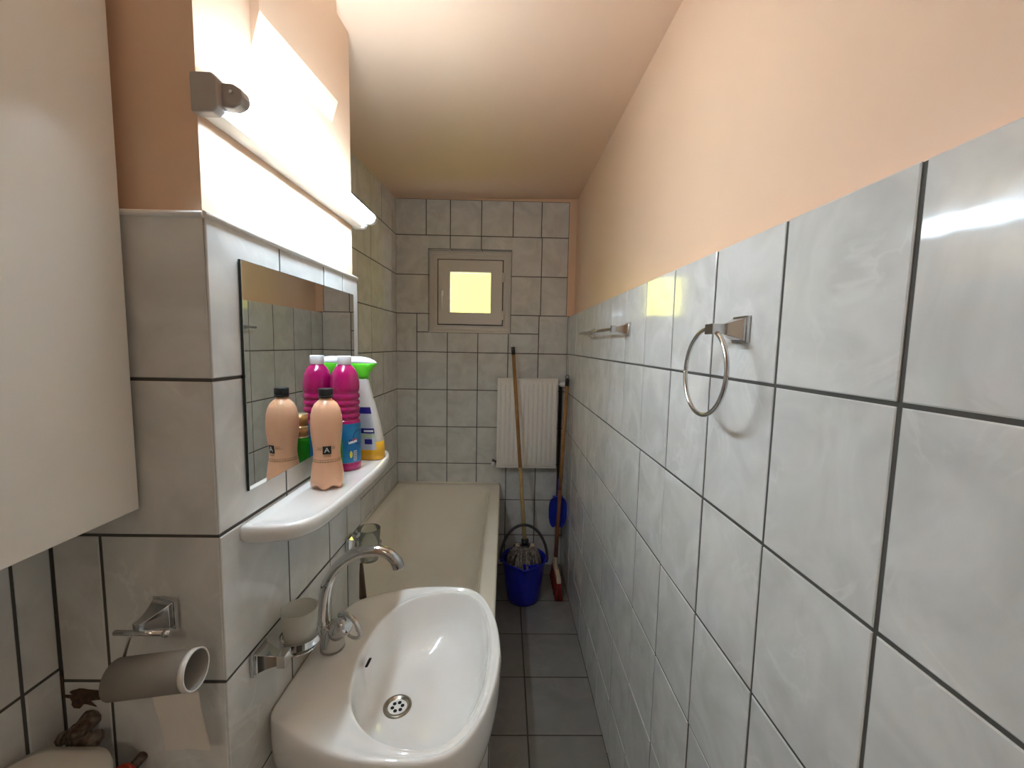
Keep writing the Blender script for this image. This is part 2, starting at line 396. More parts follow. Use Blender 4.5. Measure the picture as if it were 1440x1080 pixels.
mb = MB(); mb.box(-1.3, -.851, -1.92, Y0 - .12, -.06, 0); mb.box(.551, 1.0, -1.92, Y0 - .12, -.06, 0)
struct(mb.build('floor_hallway', M_ftile))

# ------------------------------------------------------------------ window
FY = YB + .030
def frame_mb(x0, x1, z0, z1, wd, ya, yb):
    m = MB()
    o = [(x0, z0), (x1, z0), (x1, z1), (x0, z1)]; i_ = [(x0 + wd, z0 + wd), (x1 - wd, z0 + wd), (x1 - wd, z1 - wd), (x0 + wd, z1 - wd)]
    vs = [(x, ya, z) for x, z in o] + [(x, ya, z) for x, z in i_] + [(x, yb, z) for x, z in o] + [(x, yb, z) for x, z in i_]
    fs = []
    for k in range(4):
        q = (k + 1) % 4
        fs += [(k, q, 4 + q, 4 + k), (8 + k, 12 + k, 12 + q, 8 + q), (k, 8 + k, 8 + q, q), (4 + k, 4 + q, 12 + q, 12 + k)]
    return m.add(vs, fs)
fr = frame_mb(WX0 - .012, WX1 + .012, WZ0 - .012, WZ1 + .012, .078, FY + .012, FY + .07).build('window_1', M_pvc, bevel=.004)
struct(fr)
frame_mb(WX0 + .020, WX1 - .018, WZ0 + .018, WZ1 - .020, .012, FY + .006, FY + .02).build('frame_lip', M_pvc, fr, bevel=.003)
gk = frame_mb(-.461, -.022, 1.666, 2.100, .010, FY + .004, FY + .0125).build('seam_shade', M_handle, fr)  # dark strip standing in for the shadow gap between sash and frame
sash = frame_mb(-.455, -.028, 1.672, 2.094, .079, FY - .008, FY + .05).build('sash', M_pvc, fr, bevel=.004)
mb = MB(); mb.box(-.38, -.10, FY + .022, FY + .026, 1.745, 2.02)
mb.build('window_pane', M_pane, sash)
frame_mb(-.382, -.100, 1.745, 2.021, .007, FY + .004, FY + .022).build('glazing_bead', M_cap, sash)
mb = MB(); mb.box(-.436, -.418, FY - .020, FY - .008, 1.858, 1.896); mb.tube([(-.427, FY - .016, 1.885), (-.427, FY - .042, 1.885), (-.427, FY - .046, 1.86), (-.424, FY - .046, 1.765)], [.006, .006, .006, .005], 10)
hn = mb.build('window_handle', M_cap, sash)
for z in (1.985, 1.735):
    m = MB(); m.lathe([(.006, -.03), (.0075, -.028), (.0075, .028), (.006, .03)], (-.021, FY - .010, z), n=14)
    m.box(-.030, -.012, FY - .008, FY + .012, z - .02, z + .02)
    m.build('hinge', M_pvc, fr)
# the sunlit wall of the neighbouring building outside
mb = MB(); mb.box(-2.6, 2.2, YB + 1.7, YB + 1.8, -.5, 4.2)
struct(mb.build('wall_neighbour', M_yellow))

# ------------------------------------------------------------------ fluorescent batten lamp
LZ = 1.900
def LP(y, d, z): return (PX(y) - .008 + d, y, z)
lamp = thing('fluorescent_lamp', LP(.97, 0, LZ), 'long white fluorescent batten lamp with a glowing bare tube above the mirror', 'wall lamp')
def lbox(m, y0, y1, d0, d1, z0, z1, ch=.006, mi=0):
    prof = [(d0, z0), (d1 - ch, z0), (d1, z0 + ch), (d1, z1 - ch), (d1 - ch, z1), (d0, z1)]
    m.loft([[LP(y, d, z) for d, z in prof] for y in (y0, y1)], mi, smooth=False)
m = MB(); lbox(m, .668, 1.265, 0, .036, LZ - .024, LZ + .024); m.build('batten_housing', M_lampw, lamp, bevel=.002)
m = MB(); lbox(m, .652, .672, -.001, .039, LZ - .028, LZ + .028, .008); m.build('end_cap', M_lampg, lamp, bevel=.003)
m = MB(); lbox(m, 1.262, 1.284, -.001, .039, LZ - .028, LZ + .028, .008); m.build('end_cap', M_lampw, lamp, bevel=.003)
TD = .055
for ya, mt in ((.664, M_lampg), (1.262, M_lampw)):
    m = MB()
    pr_ = [(.036, LZ - .015), (TD, LZ - .017), (TD + .010, LZ - .012), (TD + .015, LZ - .002), (TD + .012, LZ + .010), (TD, LZ + .017), (.036, LZ + .018)]
    m.loft([[LP(y, d, z) for d, z in pr_] for y in (ya - .002, ya + .016)], smooth=False)
    m.lathe([(.0145, -.003), (.0145, .018)], LP(ya, TD, LZ), (YL, 1, 0), 24)
    h = m.build('tube_holder', mt, lamp, bevel=.0015)
m = MB(); m.lathe([(.0125, 0), (.0132, .004), (.0132, .572), (.0125, .576)], LP(.682, TD, LZ), (YL, 1, 0), 28)
m.build('glowing_tube', M_tube, lamp)
m = MB(); m.lathe([(.0025, 0), (.0025, .002)], LP(.660, TD - .001, LZ + .004), (0, -1, 0), 12); m.build('screw', M_chrome, lamp)

# ------------------------------------------------------------------ mirror
my0, my1, mz0, mz1 = .727, 1.226, 1.274, 1.676
mir = thing('mirror', (PX(.97), .97, 1.274), 'frameless rectangular wall mirror above the ceramic shelf', 'mirror')
def slab(m, y0, y1, z0, z1, d0, d1, mi=0):
    vs = [(PX(y) + d, y, z) for d in (d0, d1) for z in (z0, z1) for y in (y0, y1)]
    m.add(vs, [(0, 2, 3, 1), (4, 5, 7, 6), (0, 1, 5, 4), (1, 3, 7, 5), (3, 2, 6, 7), (2, 0, 4, 6)], mi)
m = MB(); slab(m, my0, my1, mz0, mz1, .0028, .0060); m.build('dark_backing', M_edge, mir)
m = MB(); slab(m, my0 + .001, my1 - .001, mz0 + .001, mz1 - .001, .0061, .0072); m.build('mirror_glass', M_mirror, mir)

# ------------------------------------------------------------------ ceramic shelf
SZ = 1.218
out = [(None, .702), (-.432, .702), (-.395, .706), (-.366, .716), (-.347, .738), (-.336, .772), (-.330, .83), (-.325, .95), (-.322, 1.06), (-.326, 1.15), (-.334, 1.205), (-.352, 1.245), (-.380, 1.262), (-.41, 1.266), (None, 1.266)]
pts = [(PX(y) + .002 if x is None else x, y, 0) for x, y in out]
sp = spline(pts, 5)
def off(sp, d):          # move towards the wall-side centre line
    cx, cy = -.42, .984; o = []
    for p in sp:
        v_ = Vector((p.x - cx, (p.y - cy) * .25, 0)).normalized()
        o.append(Vector((max(p.x - v_.x * d, PX(p.y) + .002), p.y - math.copysign(min(d, abs(p.y - cy)), p.y - cy) * smooth(.12, .24, abs(p.y - cy)), 0)))
    return o
def ring(sp, z): return [(p.x, p.y, z) for p in sp]
m = MB()
m.loft([ring(off(sp, .022), SZ - .034), ring(off(sp, .008), SZ - .031), ring(off(sp, .001), SZ - .022), ring(sp, SZ - .012), ring(off(sp, .002), SZ - .003), ring(off(sp, .006), SZ + .001),
        ring(off(sp, .010), SZ + .0005), ring(off(sp, .016), SZ - .003), ring(off(sp, .05), SZ - .003)])
sh = m.build('wall_shelf', M_cer, loc=(-.40, .984, SZ - .034))
tag(sh, 'white ceramic shelf with rounded corners below the mirror, holding the bottles', 'shelf')
SB = SZ - .003 + .0002

# ------------------------------------------------------------------ bottles
def text_verts(s, size):
    cu = bpy.data.curves.new('t', 'FONT'); cu.body = s; cu.size = size; cu.align_x = 'CENTER'; cu.align_y = 'CENTER'
    o = bpy.data.objects.new('t', cu); C.objects.link(o)
    dg = bpy.context.evaluated_depsgraph_get(); me = bpy.data.meshes.new_from_object(o.evaluated_get(dg))
    r_ = ([(v.co.x, v.co.y) for v in me.vertices], [list(p.vertices) for p in me.polygons])
    bpy.data.objects.remove(o); bpy.data.curves.remove(cu); bpy.data.meshes.remove(me); return r_
def cyl(c, ang, rad, u, v_, d=0.0):
    """point at arc length u and height v on a cylinder; ang is the facing direction"""
    r_ = rad(v_) if callable(rad) else rad
    a_ = ang + u / r_; return (c[0] + math.cos(a_) * (r_ + d), c[1] + math.sin(a_) * (r_ + d), v_)
def patch(m, c, ang, rad, u0, u1, v0, v1, d, mi=0, n=10, nv=4, shape=None, sk=0.0):
    vs = []; fs = []
    for j in range(nv + 1):
        for i in range(n + 1):
            s_, t_ = i / n, j / nv
            if shape == 'oval':
                aa = 2 * s_ - 1; hh = math.sqrt(max(1 - aa * aa, 0)) * (t_ - .5) + .5
                u, v_ = lerp(u0, u1, s_), lerp(v0, v1, hh)
            else: u, v_ = lerp(u0, u1, s_), lerp(v0, v1, t_)
            vs.append(cyl(c, ang, rad, u, v_ + sk * u, d))
    for j in range(nv):
        for i in range(n):
            k = j * (n + 1) + i; fs.append((k, k + 1, k + n + 2, k + n + 1))
    m.add(vs, fs, mi, True)
def label_text(m, s, size, c, ang, rad, u, z, d, mi=0):
    vs, fs = text_verts(s, size)
    m.add([cyl(c, ang, rad, u + x, z + y, d) for x, y in vs], fs, mi)
def facing(c): return math.atan2(0 - c[1], 0 - c[0])

# peach bottle
c = (-.396, .925)
prof = [(.010, .006), (.020, .001), (.030, .001), (.0345, .006), (.0352, .014), (.0345, .028), (.0322, .046), (.0292, .064), (.0280, .076), (.0284, .088), (.0300, .102), (.0322, .120), (.0332, .134),
        (.0332, .148), (.0318, .164), (.0285, .178), (.0235, .188), (.0165, .195), (.0125, .198), (.0120, .203)]
bt = thing('shampoo_bottle', (*c, SB), 'peach pink waisted plastic bottle with black cap, foremost on the shelf', 'bottle')
m = MB(); n = 50; rings = []
for r_, h in prof:
    rg = []
    for i in range(n):
        t = 2 * PI * i / n; foot = .5 + .5 * math.cos(5 * t + .8); k = max(0, 1 - h / .022)
        rr = r_ * (1 - .10 * k * (1 - foot)); hh = h + .007 * k * (1 - foot) * (1 if h < .02 else 0)
        rg.append((c[0] + rr * math.cos(t), c[1] + rr * math.sin(t), SB + hh))
    rings.append(rg)
m.loft(rings); m.build('bottle_body', M_peach, bt)
m = MB(); m.lathe([(.0135, .201), (.0150, .203), (.0152, .206), (.0135, .2065), (.0146, .208), (.0150, .210), (.0150, .2205), (.0142, .222)], (*c, SB), n=36); m.build('cap', M_black, bt)
fa = facing(c)
def prad(z):
    h = z - SB
    for k in range(len(prof) - 1):
        if prof[k][1] <= h <= prof[k + 1][1] and prof[k + 1][1] > prof[k][1]: return lerp(prof[k][0], prof[k + 1][0], (h - prof[k][1]) / (prof[k + 1][1] - prof[k][1]))
    return .03
m = MB()
patch(m, c, fa, prad, -.0088, .0088, SB + .0800, SB + .0985, .0004, 0)
patch(m, c, fa, prad, -.062, .062, SB + .0620, SB + .0632, .0004, 1, 60, 1)
patch(m, c, fa, prad, -.062, .062, SB + .0672, SB + .0680, .0004, 1, 60, 1)
for k in range(22):      # small line of text and paragraphs too fine to read
    u = -.060 + k * .0055; patch(m, c, fa, prad, u, u + random.uniform(.002, .0045), SB + .0644, SB + .0656, .0004, 1, 3, 1)
for k, z in enumerate((.0945, .0920, .0895)): patch(m, c, fa, prad, -.021 + .003 * (k % 2) - .002 * k, -.0105, SB + z, SB + z + .0009, .0004, 1, 4, 1)
for k, z in enumerate((.0960, .0935, .0910)): patch(m, c, fa, prad, .0105, .0175, SB + z, SB + z + .0009, .0004, 1, 4, 1)
for z in (.0775, .0750): patch(m, c, fa, prad, -.0075, .008, SB + z, SB + z + .0011, .0004, 1, 4, 1)
for k in range(9): patch(m, c, fa + PI * .62, prad, -.012, .010, SB + .069 + k * .0024, SB + .0702 + k * .0024, .0004, 1, 8, 1)
label_text(m, 'A', .0160, c, fa, prad, 0, SB + .0892, .0008, 2)
m.build('printed_label', [M_black, M_brownp, M_lwhite], bt)

# magenta bottle
c = (-.4075, 1.066)
bt = thing('cleaner_bottle', (*c, SB), 'magenta ribbed cleaner bottle with white cap and blue label on the shelf', 'bottle')
prof = [(.033, 0), (.0362, .002), (.0370, .006), (.0370, .016), (.0360, .019), (.0364, .020), (.0364, .124), (.0352, .127), (.0340, .129)]
for k in range(4):
    z = .130 + k * .0165; prof += [(.0318, z), (.0345, z + .003), (.0362, z + .0085), (.0345, z + .014)]
prof += [(.0320, .197), (.0350, .203), (.0356, .212), (.0350, .224), (.0328, .238), (.0285, .251), (.022, .261), (.0165, .266), (.0150, .268)]
m = MB(); m.lathe(prof, (*c, SB), n=56); m.build('bottle_body', M_pink, bt)
m = MB(); m.lathe([(.0160, .268), (.0168, .269), (.0168, .288), (.0160, .290)], (*c, SB), n=40); m.build('cap', M_cap, bt)
m = MB(); R_ = .0364
fa = facing(c)
patch(m, c, fa, R_, -PI * R_, PI * R_, SB + .022, SB + .121, .0007, 0, 64, 2)
lab = m.build('blue_label', M_blue, bt)
m = MB()
patch(m, c, fa + .98, R_, -.019, .019, SB + .066, SB + .104, .0009, 0, 16, 4, 'oval')
patch(m, c, fa + .98, R_, -.0175, .0175, SB + .068, SB + .102, .0011, 1, 16, 4, 'oval')
m.build('logo_ring', [M_navy, M_blue], lab)
m = MB()
patch(m, c, fa - 1.32, R_, -.019, .019, SB + .066, SB + .104, .0009, 0, 16, 4, 'oval')
patch(m, c, fa - 1.32, R_, -.0165, .0165, SB + .069, SB + .101, .0011, 1, 16, 4, 'oval')
label_text(m, 'b', .034, c, fa - 1.32, R_, 0, SB + .085, .0013, 0)
m.build('logo_print', [M_navy, M_lwhite], lab)
m = MB()
for k in range(6): patch(m, c, fa - 1.2, R_, -.018 + k * .0055, -.012 + k * .0055, SB + .026 + .004 * (k % 2), SB + .037 + .004 * ((k + 1) % 2), .0012 + .0001 * k, k % 2, 4, 2, 'oval')
m.build('flower_print', [M_yel, M_gbody], lab)
m = MB()
patch(m, c, fa, R_, .006, .028, SB + .069, SB + .0755, .0014, 0, 10, 1, sk=.16)
for k in range(5): patch(m, c, fa, R_, .0075 + k * .0042, .0102 + k * .0042, SB + .0740 + .0008 * (k % 2), SB + .0795, .0016, 2 if k > 1 else 1, 2, 1, sk=.16)
m.build('name_sticker', [M_lwhite, M_navy, M_red], lab)
m = MB(); patch(m, c, fa, R_, .008, .0155, SB + .034, SB + .052, .0014, 0, 5, 4, 'oval'); m.build('pictogram', M_yel, lab)
m = MB(); patch(m, c, fa, R_, .018, .027, SB + .026, SB + .052, .0014, 0, 5, 2)
for k in range(5): patch(m, c, fa, R_, .0190, .0260, SB + .029 + k * .0045, SB + .0305 + k * .0045, .0016, 1, 4, 1)
m.build('pictogram', [M_lgrey, M_navy], lab)

# small green bottle between them
c = (-.4045, .985)
bt = thing('soap_bottle', (*c, SB), 'small green bottle with brown gold cap, half hidden between the two larger bottles', 'bottle')
m = MB(); m.lathe([(.015, 0), (.0185, .002), (.019, .006), (.019, .088), (.018, .094), (.014, .098), (.011, .099)], (*c, SB), n=36); m.build('bottle_body', M_gbody, bt)
m = MB(); m.lathe([(.0165, .100), (.0165, .122)], (*c, SB), n=32); m.lathe([(.0165, .124), (.0165, .152)], (*c, SB), n=32); m.build('cap', M_gold, bt)
for r_, a, b in ((.0172, .098, .1003), (.0172, .1215, .1245), (.0164, .1515, .1535)):
    m = MB(); m.lathe([(r_, a), (r_, b)], (*c, SB), n=32); m.build('cap_ring', M_rimg, bt)

# spray bottle
c = (-.373, 1.160)
bt = thing('spray_bottle', (*c, SB), 'milky spray bottle with green trigger head and yellow liquid, rearmost on the shelf', 'spray bottle')
def ell(cx, cy, ax, ay, z, n=40, e=2.4):
    o = []
    for i in range(n):
        t = 2 * PI * i / n; o.append((cx + ax * math.copysign(abs(math.cos(t)) ** (2 / e), math.cos(t)), cy + ay * math.copysign(abs(math.sin(t)) ** (2 / e), math.sin(t)), z))
    return o
sec = [(0, -.372, .033, .022), (.003, -.372, .0355, .024), (.02, -.372, .036, .0245), (.055, -.3735, .035, .024), (.10, -.378, .031, .022), (.135, -.382, .0265, .020), (.16, -.3855, .0235, .0185), (.172, -.387, .0200, .0172), (.176, -.3875, .0205, .0175), (.20, -.3895, .0165, .0150), (.222, -.391, .0130, .0130), (.228, -.391, .0120, .0120)]
m = MB(); m.loft([ell(x, c[1], ax, ay, SB + h) for h, x, ax, ay in sec]); m.build('bottle_body', M_clear, bt)
m = MB(); m.loft([ell(x, c[1], ax * 1.01 + .0003, ay * 1.01 + .0003, SB + h) for h, x, ax, ay in [(0.0006, -.372, .033, .022), (.003, -.372, .0355, .024), (.02, -.372, .036, .0245), (.052, -.3735, .035, .024)]]); m.build('yellow_liquid', M_liq, bt)
def sec_at(h):
    for k in range(len(sec) - 1):
        if sec[k][0] <= h <= sec[k + 1][0]:
            t = (h - sec[k][0]) / (sec[k + 1][0] - sec[k][0]); return [lerp(sec[k][i], sec[k + 1][i], t) for i in (1, 2, 3)]
def spatch(m, t0, t1, h0, h1, d, mi, n=8, nv=6):
    vs = []; fs = []
    for j in range(nv + 1):
        h = lerp(h0, h1, j / nv); x, ax, ay = sec_at(h)
        for i in range(n + 1):
            t = lerp(t0, t1, i / n); e = 2.4
            vs.append((x + (ax + d) * math.copysign(abs(math.cos(t)) ** (2 / e), math.cos(t)), c[1] + (ay + d) * math.copysign(abs(math.sin(t)) ** (2 / e), math.sin(t)), SB + h))
    for j in range(nv):
        for i in range(n): k = j * (n + 1) + i; fs.append((k, k + 1, k + n + 2, k + n + 1))
    m.add(vs, fs, mi, True)
m = MB()
ta, tb = -PI * .80, -PI * .33
spatch(m, ta, tb, .030, .130, .0010, 0); spatch(m, ta, tb + .02, .130, .148, .0010, 1); spatch(m, ta, tb, .076, .090, .0014, 1)
spatch(m, -PI * .56, -PI * .36, .080, .085, .0017, 2, 6, 1); spatch(m, -PI * .56, -PI * .42, .046, .060, .0014, 1, 4, 2)
spatch(m, ta, tb, .064, .075, .0013, 3, 6, 2)
m.build('bottle_label', [M_lgrey, M_navy, M_lwhite, mat('pale_green_print', (0.42, 0.52, 0.36), 0.4)], bt)
# trigger head: points at the wall (-x)
hx, hy = -.391, c[1]
m = MB()
rings = []
for h, x0, x1, ay in [(.222, -.404, -.378, .0125), (.236, -.405, -.376, .0135), (.246, -.412, -.368, .0145), (.256, -.422, -.357, .0150), (.264, -.427, -.350, .0145), (.268, -.429, -.349, .0135)]:
    rings.append(ell((x0 + x1) / 2 - .005 * smooth(.225, .262, h), hy, (x1 - x0) / 2, ay, SB + h, 32, 2.2))
m.loft(rings); m.build('trigger_collar', M_green, bt)
m = MB(); rings = []
for h, x0, x1, ay in [(.268, -.431, -.348, .0135), (.2705, -.436, -.350, .0140), (.276, -.437, -.357, .0125), (.281, -.434, -.369, .0105), (.2845, -.426, -.382, .0065), (.286, -.415, -.395, .003)]:
    rings.append(ell((x0 + x1) / 2 - .005 * smooth(.225, .262, h), hy, (x1 - x0) / 2, ay, SB + h, 32, 2.2))
m.loft(rings); m.build('spray_head', M_cap, bt)
m = MB(); m.tube([(-.421, hy - .004, SB + .268), (-.425, hy - .012, SB + .252), (-.426, hy - .022, SB + .236), (-.430, hy - .030, SB + .222)], [.005, .0045, .004, .003], 10); m.build('trigger', M_cap, bt)

# ------------------------------------------------------------------ wash basin
BC = (-.17, .90)
half = [(.003, 0), (-.003, .07), (-.016, .135), (-.034, .185), (-.058, .226), (-.085, .249), (-.12, .260), (-.18, .262), (-.256, .254), (-.333, .228), (-.39, .196), (-.43, .163), (-.4525, .135)]
ihalf = [(-.028, 0), (-.031, .06), (-.038, .105), (-.052, .155), (-.072, .195), (-.100, .220), (-.14, .229), (-.184, .223), (-.236, .200), (-.276, .160), (-.300, .110), (-.312, .055), (-.316, 0)]
def mirrorpoly(h, close):
    up = [(x, BC[1] + y) for x, y in h]; dn = [(x, BC[1] - y) for x, y in reversed(h)]
    return up + (dn if close else dn)
def raypoly(poly, cx, cy, a):
    dx, dy = math.cos(a), math.sin(a); best = None
    for k in range(len(poly)):
        (x0, y0), (x1, y1) = poly[k], poly[(k + 1) % len(poly)]
        ex, ey = x1 - x0, y1 - y0; den = dx * ey - dy * ex
        if abs(den) < 1e-12: continue
        t = ((x0 - cx) * ey - (y0 - cy) * ex) / den; s_ = ((x0 - cx) * dy - (y0 - cy) * dx) / den
        if t > 0 and -1e-6 <= s_ <= 1 + 1e-6 and (best is None or t > best): best = t
    return best
def dense(h):
    s_ = spline([(x, y, 0) for x, y in h], 6); return [(p.x, p.y) for p in s_]
oP = mirrorpoly(dense(half), 1); iP = mirrorpoly(dense(ihalf), 1)
NB = 120; angs = [2 * PI * k / NB for k in range(NB)]
oR = [raypoly(oP, *BC, a_) for a_ in angs]; iR = [raypoly(iP, *BC, a_) for a_ in angs]
def orin(s_, z, dip=0.0):
    o = []
    for k, a_ in enumerate(angs):
        x, y = BC[0] + math.cos(a_) * oR[k] * s_, BC[1] + math.sin(a_) * oR[k] * s_
        xo = BC[0] + math.cos(a_) * oR[k]
        wl = smooth(-.36, -.452, xo)
        x = lerp(x, min(x, xo), wl)
        x = max(x, PX(y) + .0035)
        o.append((x, y, z - dip * smooth(-.39, -.455, xo)))
    return o
def irin(s_, z, ctr=None, sh_=0):
    ctr = ctr or BC
    return [(lerp(BC[0], -.236, sh_) + math.cos(a_) * iR[k] * s_, BC[1] + math.sin(a_) * iR[k] * s_, z) for k, a_ in enumerate(angs)]
BZ = .840
def mixr(A, B, t, z, dip=0):
    return [(lerp(p[0], q[0], t), lerp(p[1], q[1], t), lerp(p[2], q[2], t) if z is None else z - dip * smooth(-.37, -.455, lerp(p[0], q[0], t))) for p, q in zip(A, B)]
Otop = orin(.975, BZ, .028); Iin = irin(1.02, BZ - .003)
rings = [orin(.30, BZ - .215, 0), orin(.50, BZ - .20), orin(.72, BZ - .180), orin(.88, BZ - .150, .02), orin(.965, BZ - .110, .02), orin(.995, BZ - .070, .025), orin(1.0, BZ - .035, .028), orin(1.0, BZ - .018, .028), orin(.992, BZ - .005, .028), Otop,
         mixr(Otop, Iin, .25, BZ - .001, .028), mixr(Otop, Iin, .5, BZ - .007, .022), mixr(Otop, Iin, .82, BZ - .006, .01), mixr(Otop, Iin, .94, BZ - .0035, 0), Iin,
         irin(1.008, BZ - .006), irin(.988, BZ - .020), irin(.95, BZ - .045, sh_=.05), irin(.90, BZ - .075, sh_=.12), irin(.80, BZ - .102, sh_=.3), irin(.64, BZ - .122, sh_=.55), irin(.44, BZ - .134, sh_=.8), irin(.24, BZ - .139, sh_=1), irin(.10, BZ - .141, sh_=1)]
bs = thing('wash_basin', (PX(.9), .9, BZ - .2), 'white ceramic wash basin fixed to the tiled pillar below the shelf', 'wash basin')
m = MB(); m.loft(rings); m.build('basin_bowl', M_cer, bs, sub=1)
dz = BZ - .1405; dc = (-.236, .90, dz)
m = MB(); m.lathe([(.0325, .0), (.0325, .0025), (.029, .0042), (.024, .0030), (.0205, -.001), (.0, -.0025)], dc, n=40, cap0=False); dr = m.build('drain', mat('worn_chrome_drain', (0.36, 0.32, 0.26), 0.25, metal=1.0), bs)
m = MB()
for k in range(6):
    a_ = 2 * PI * k / 6 + .3; x, y = dc[0] + .0115 * math.cos(a_), dc[1] + .0115 * math.sin(a_)
    m.lathe([(.0042, 0), (.0042, .0022)], (x, y, dz - .0015), n=16)
m.build('strainer_holes', M_dark, dr)
m = MB(); m.loft([[(-.3005 + d + .004 * math.sin(t), .900 + .012 * math.cos(t), BZ - .031 + .007 * math.sin(t)) for t in [2 * PI * k / 20 for k in range(20)]] for d in (-.004, .0012)]); m.build('overflow_hole', M_dark, bs)
m = MB(); wallpts = []
for p in orin(.985, BZ - .004, .030):
    if p[0] < PX(p[1]) + .004: wallpts.append(p)
wallpts.sort(key=lambda p: p[1]); m.tube([(PX(p[1]) + .003, p[1], p[2]) for p in wallpts], .0022, 8); m.build('caulk_line', mat('brown_caulk', (0.30, 0.20, 0.10), 0.7), bs)
m = MB(); m.tube(spline([(-.236, .90, .635), (-.236, .90, .50), (-.25, .90, .42), (-.30, .90, .40), (-.36, .90, .44), (-.445, .90, .46)], 6), .016, 14); m.build('drain_pipe', M_cap, bs)

# tap
tp = thing('basin_tap', (-.392, .918, BZ - .003), 'chrome mixer tap with a tall curved spout on the basin ledge', 'tap')
m = MB(); m.tube([(-.390, .918, BZ - .008), (-.390, .918, BZ + .006), (-.388, .918, BZ + .03), (-.388, .918, BZ + .048)], [.0275, .0265, .0245, .0205], 32); m.build('tap_body', M_chrome, tp)
m = MB(); m.tube(spline([(-.405, .918, BZ + .030), (-.409, .918, BZ + .055), (-.408, .918, BZ + .10), (-.397, .918, BZ + .15), (-.370, .918, BZ + .193), (-.330, .918, BZ + .220), (-.290, .918, BZ + .228), (-.260, .918, BZ + .222), (-.242, .918, BZ + .204), (-.236, .918, BZ + .188)], 8), .0115 if False else [.0150] * 9 + [.0138] * 16 + [.0125] * 30 + [.0125] * 9 + [.0135] * 9, 22)
spn = m.build('spout', M_chrome, tp)
m = MB(); m.lathe([(.0158, -.003), (.0158, .003)], (-.4085, .918, BZ + .050), n=28); m.build('collar', M_chrome, spn)
m = MB(); m.tube([(-.385, .914, BZ + .026), (-.374, .910, BZ + .042), (-.362, .906, BZ + .054), (-.352, .902, BZ + .060), (-.345, .899, BZ + .062)], [.018, .0215, .0225, .0205, .012], 28); hd = m.build('cartridge_dome', M_chrome, tp)
m = MB(); lv = spline([(-.370, .912, BZ + .076), (-.350, .902, BZ + .083), (-.328, .893, BZ + .074), (-.315, .884, BZ + .055), (-.312, .881, BZ + .046)], 6)
m.tube(lv, [.006] * 6 + [.0058] * 12 + [.0045] * 7, 12); m.tube(spline([(-.312, .881, BZ + .046), (-.326, .884, BZ + .040), (-.342, .890, BZ + .043)], 6), .0038, 10); m.build('loop_lever', M_chrome, hd)

# ------------------------------------------------------------------ bath tub
TZ = .585; TX1 = -.020; TY0, TY1 = PF + .018, YB - .004
tub = thing('bathtub', (-.38, 2.05, 0), 'cream enamel bathtub with a tiled side, along the left wall under the window', 'bathtub')
def rr(x0, x1, y0, y1, rad, z, n=10):
    o = []
    for (cx, cy, a0) in ((x1 - rad, y1 - rad, 0), (x0 + rad, y1 - rad, PI / 2), (x0 + rad, y0 + rad, PI), (x1 - rad, y0 + rad, 1.5 * PI)):
        for k in range(n + 1):
            a_ = a0 + PI / 2 * k / n; o.append((cx + rad * math.cos(a_), cy + rad * math.sin(a_), z))
    return o
def skew(r_): return [(x + (YL * (y - YB)) * smooth(-.30, -.70, x), y, z) for x, y, z in r_]
xl = -.724
rg = [rr(xl + .006, TX1 - .006, TY0 + .006, TY1 - .003, .012, TZ - .042), rr(xl, TX1, TY0, TY1, .012, TZ - .034), rr(xl, TX1, TY0, TY1, .014, TZ - .008), rr(xl + .004, TX1 - .004, TY0 + .004, TY1 - .002, .014, TZ - .001), rr(xl + .009, TX1 - .009, TY0 + .009, TY1 - .006, .014, TZ),
      rr(xl + .042, TX1 - .056, TY0 + .05, TY1 - .050, .10, TZ - .001), rr(xl + .050, TX1 - .064, TY0 + .058, TY1 - .062, .11, TZ - .006), rr(xl + .056, TX1 - .070, TY0 + .068, TY1 - .085, .12, TZ - .022),
      rr(xl + .066, TX1 - .080, TY0 + .085, TY1 - .14, .13, TZ - .09), rr(xl + .080, TX1 - .094, TY0 + .11, TY1 - .24, .13, TZ - .22), rr(xl + .095, TX1 - .108, TY0 + .13, TY1 - .34, .12, TZ - .32), rr(xl + .125, TX1 - .138, TY0 + .165, TY1 - .42, .11, TZ - .372), rr(xl + .19, TX1 - .20, TY0 + .23, TY1 - .50, .08, TZ - .388)]
m = MB(); m.loft([skew(r_) for r_ in rg], cap0=False); m.build('tub_basin', M_enamel, tub)
m = MB(); m.tube([(xl + .004, YB - .006, TZ + .004), (TX1 - .004, YB - .006, TZ + .004)], .006, 8); m.tube([(LX(PF + .02) + .004, PF + .02, TZ + .004), (LX(YB) + .004, YB - .006, TZ + .004)], .006, 8); m.build('caulk_line', M_enamel, tub)
m = MB(); px_ = TX1 - .012
m.box(px_ - .02, px_, TY0 + .004, TY1, 0, TZ - .036, 0); m.box(-.735, px_, TY0 + .004, TY0 + .024, 0, TZ - .036, 0)
zt = [0, .070, .320, TZ - .036]
tiles(m, grid([TY0 + .004, 1.44, 1.64, 1.84, 2.04, 2.24, 2.44, 2.64, TY1], zt), lambda u, v, d: (px_ + d, u, v), 1)
tiles(m, grid([-.735, -.44, -.235, px_], zt), lambda u, v, d: (u, TY0 + .004 - d, v), 1)
m.build('tiled_panel', [M_grout, M_tile], tub, fix=False)

